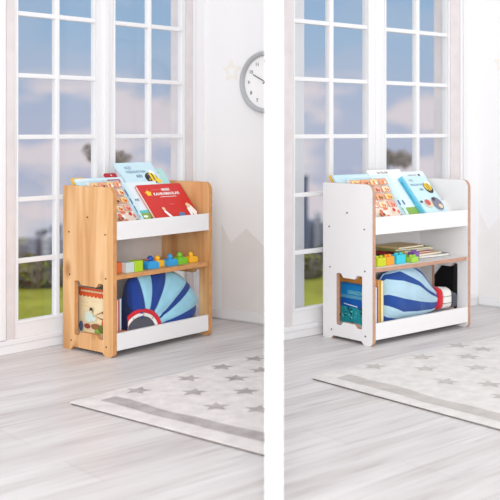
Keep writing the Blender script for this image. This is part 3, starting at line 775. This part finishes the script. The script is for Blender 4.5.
for i in range(12):
    x = -4.0 + i * .58; y = 8.9 + (x + 3) * .23
    q = MB(); h = random.uniform(.10, .15)
    leaves(q, (0, 0, h * .9), (.26, .2, h), 420, [leaf_b, leaf_b, leaf_d], .045); q.ball((0, 0, h * .6), (.26, .15, h * 1.1), leaf_b, 14, 8, noise=.1)
    tag(q.build('shrub', M=T((x, y, -.47))), 'taller dark shrub in the second row behind the lawn', 'shrub', 'second shrub row')
def tree(px, Y, ctr_y, rx, rz, trunk_to, label, n=900):
    X = (px - PX) / FPX * Y; zc = EYE - (ctr_y - PY) / FPX * Y
    root = thing('tree', T((X, Y, trunk_to)), label, 'tree')
    q = MB(); M = T((0, 0, 0)); q.lathe([(.05, 0), (.04, (zc - trunk_to) * .6), (.02, zc - trunk_to)], twig, 8); q.build('trunk', root, smooth=True)
    q = MB(); rr = random.Random(int(px))
    for k in range(5):
        cx = rr.uniform(-.6, .6) * rx; cz = rr.uniform(-.45, .45) * rz
        leaves(q, (cx, rr.uniform(-.2, .2), zc - trunk_to + cz), (rx * .55, rx * .5, rz * .6), n // 5, [leafbr, leafbr, twig, leaf_b], .05)
    q.build('crown', root)
tree(107, 20, 157, .50, .28, -2.2, 'small brown tree behind the centre post of the left window')
tree(388, 22, 158, .62, .27, -2.2, 'small brown tree behind the centre post of the right window')
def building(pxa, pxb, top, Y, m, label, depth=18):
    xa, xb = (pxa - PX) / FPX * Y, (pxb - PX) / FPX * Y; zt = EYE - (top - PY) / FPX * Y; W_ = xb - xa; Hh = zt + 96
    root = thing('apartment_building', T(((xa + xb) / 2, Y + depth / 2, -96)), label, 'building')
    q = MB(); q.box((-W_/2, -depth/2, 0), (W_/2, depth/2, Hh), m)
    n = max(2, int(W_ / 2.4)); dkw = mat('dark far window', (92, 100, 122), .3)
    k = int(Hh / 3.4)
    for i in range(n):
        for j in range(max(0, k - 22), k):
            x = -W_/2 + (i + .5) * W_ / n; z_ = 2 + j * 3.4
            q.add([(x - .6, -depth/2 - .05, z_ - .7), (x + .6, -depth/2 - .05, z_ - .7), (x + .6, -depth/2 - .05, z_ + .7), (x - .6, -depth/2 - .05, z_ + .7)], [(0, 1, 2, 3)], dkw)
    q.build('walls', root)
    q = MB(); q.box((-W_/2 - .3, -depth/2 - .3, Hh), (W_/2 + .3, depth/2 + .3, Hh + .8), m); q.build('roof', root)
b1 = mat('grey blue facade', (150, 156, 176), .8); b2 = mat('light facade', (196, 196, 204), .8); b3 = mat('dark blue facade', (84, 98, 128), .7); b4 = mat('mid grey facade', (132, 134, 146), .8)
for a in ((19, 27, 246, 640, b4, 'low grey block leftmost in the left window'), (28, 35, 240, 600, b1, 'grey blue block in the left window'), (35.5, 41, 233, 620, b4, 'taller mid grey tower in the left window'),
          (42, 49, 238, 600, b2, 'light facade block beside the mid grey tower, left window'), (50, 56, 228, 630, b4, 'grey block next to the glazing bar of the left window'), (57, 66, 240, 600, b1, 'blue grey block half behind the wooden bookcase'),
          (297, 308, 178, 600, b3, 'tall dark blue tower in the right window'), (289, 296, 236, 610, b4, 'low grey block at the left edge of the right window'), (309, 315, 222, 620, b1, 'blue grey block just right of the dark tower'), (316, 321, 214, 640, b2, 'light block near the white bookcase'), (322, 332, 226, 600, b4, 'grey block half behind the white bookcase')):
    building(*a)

# ================================================================== SKY
w = bpy.data.worlds.new('sky'); bpy.context.scene.world = w; w.use_nodes = True
nt = w.node_tree; N = nt.nodes.new; Lk = nt.links.new; bg = nt.nodes['Background']
tc = N('ShaderNodeTexCoord'); sx = N('ShaderNodeSeparateXYZ'); Lk(tc.outputs['Generated'], sx.inputs[0])
mr = N('ShaderNodeMapRange'); mr.inputs['From Min'].default_value = -.15; mr.inputs['From Max'].default_value = .15; Lk(sx.outputs['Z'], mr.inputs['Value'])
r = N('ShaderNodeValToRGB'); e = r.color_ramp.elements; e[0].position = 0; e[0].color = rgb(206, 206, 214); e[1].position = 1; e[1].color = rgb(140, 176, 212)
for p, c in ((.22, (196, 200, 214)), (.35, (176, 184, 208)), (.5, (180, 187, 209)), (.65, (170, 186, 211)), (.8, (156, 184, 213))):
    k = e.new(p); k.color = rgb(*c)
Lk(mr.outputs[0], r.inputs['Fac'])
mp = N('ShaderNodeMapping'); mp.inputs['Scale'].default_value = (11, 11, 24); mp.inputs['Location'].default_value = (1.3, .2, 2.15); Lk(tc.outputs['Generated'], mp.inputs['Vector'])
n = N('ShaderNodeTexNoise'); n.inputs['Scale'].default_value = 1; n.inputs['Detail'].default_value = 3; n.inputs['Roughness'].default_value = .45; Lk(mp.outputs[0], n.inputs['Vector'])
cr = N('ShaderNodeValToRGB'); cr.color_ramp.elements[0].position = .45; cr.color_ramp.elements[0].color = (0, 0, 0, 1); cr.color_ramp.elements[1].position = .57; cr.color_ramp.elements[1].color = (1, 1, 1, 1)
Lk(n.outputs['Fac'], cr.inputs['Fac'])
fd = N('ShaderNodeMapRange'); fd.inputs['From Min'].default_value = .040; fd.inputs['From Max'].default_value = .062; fd.inputs['To Min'].default_value = 1; fd.inputs['To Max'].default_value = .12; Lk(sx.outputs['Z'], fd.inputs['Value'])
mf = N('ShaderNodeMath'); mf.operation = 'MULTIPLY'; Lk(cr.outputs['Color'], mf.inputs[0]); Lk(fd.outputs[0], mf.inputs[1])
mx = N('ShaderNodeMixRGB'); mx.inputs['Color2'].default_value = rgb(222, 212, 216); Lk(mf.outputs[0], mx.inputs['Fac']); Lk(r.outputs['Color'], mx.inputs['Color1'])
# bright thin overcast overhead; the half behind the camera is brightened as added fill
m2 = N('ShaderNodeMapRange'); m2.inputs['From Min'].default_value = .15; m2.inputs['From Max'].default_value = .32; Lk(sx.outputs['Z'], m2.inputs['Value'])
mx2 = N('ShaderNodeMixRGB'); mx2.inputs['Color2'].default_value = (1.18, 1.17, 1.165, 1); m3 = N('ShaderNodeMapRange'); m3.inputs['From Min'].default_value = .35; m3.inputs['From Max'].default_value = -.1; Lk(sx.outputs['Y'], m3.inputs['Value'])
m4 = N('ShaderNodeMath'); m4.operation = 'MAXIMUM'; Lk(m2.outputs[0], m4.inputs[0]); Lk(m3.outputs[0], m4.inputs[1]); Lk(m4.outputs[0], mx2.inputs['Fac']); Lk(mx.outputs['Color'], mx2.inputs['Color1'])
Lk(mx2.outputs['Color'], bg.inputs['Color']); bg.inputs['Strength'].default_value = 1.0

# ================================================================== LIGHT
sun = bpy.data.lights.new('soft_sun', 'SUN'); sun.energy = .25; sun.angle = math.radians(28); sun.color = (1, .985, .965)
so = bpy.data.objects.new('soft_sun', sun); COL.objects.link(so)
d = Vector((.06, .88, -.36)).normalized(); so.rotation_euler = d.to_track_quat('-Z', 'Y').to_euler(); so.location = (-2, -1, 4)

sb = bpy.data.lights.new('added_front_fill', 'AREA'); sb.shape = 'SQUARE'; sb.size = 1.8; sb.energy = 128; sb.color = (1, .99, .985)  # added fill lamp behind the camera, brightens the shelf interiors from the front
so2 = bpy.data.objects.new('added_front_fill', sb); COL.objects.link(so2); so2.location = (.15, -1.6, 1.15)
so2.rotation_euler = (Vector((0, 4, .45)) - so2.location).to_track_quat('-Z', 'Y').to_euler()

# ================================================================== CAMERA
cam = bpy.data.cameras.new('camera'); co = bpy.data.objects.new('camera', cam); COL.objects.link(co)
cam.sensor_width = 36; cam.sensor_fit = 'HORIZONTAL'; cam.lens = FPX / 500 * 36
cam.shift_x = -(PX - 250) / 500; cam.shift_y = -(250 - PY) / 500
co.location = (0, 0, EYE); co.rotation_euler = (PI / 2, 0, 0); cam.clip_end = 3000; cam.clip_start = .05
cam.dof.use_dof = True; cam.dof.focus_distance = 3.85; cam.dof.aperture_fstop = 3.4
sc = bpy.context.scene; sc.camera = co
vs_ = sc.view_settings; vs_.view_transform = 'Standard'; vs_.look = 'None'; vs_.gamma = 1; vs_.use_curve_mapping = False; vs_.exposure = 0.0
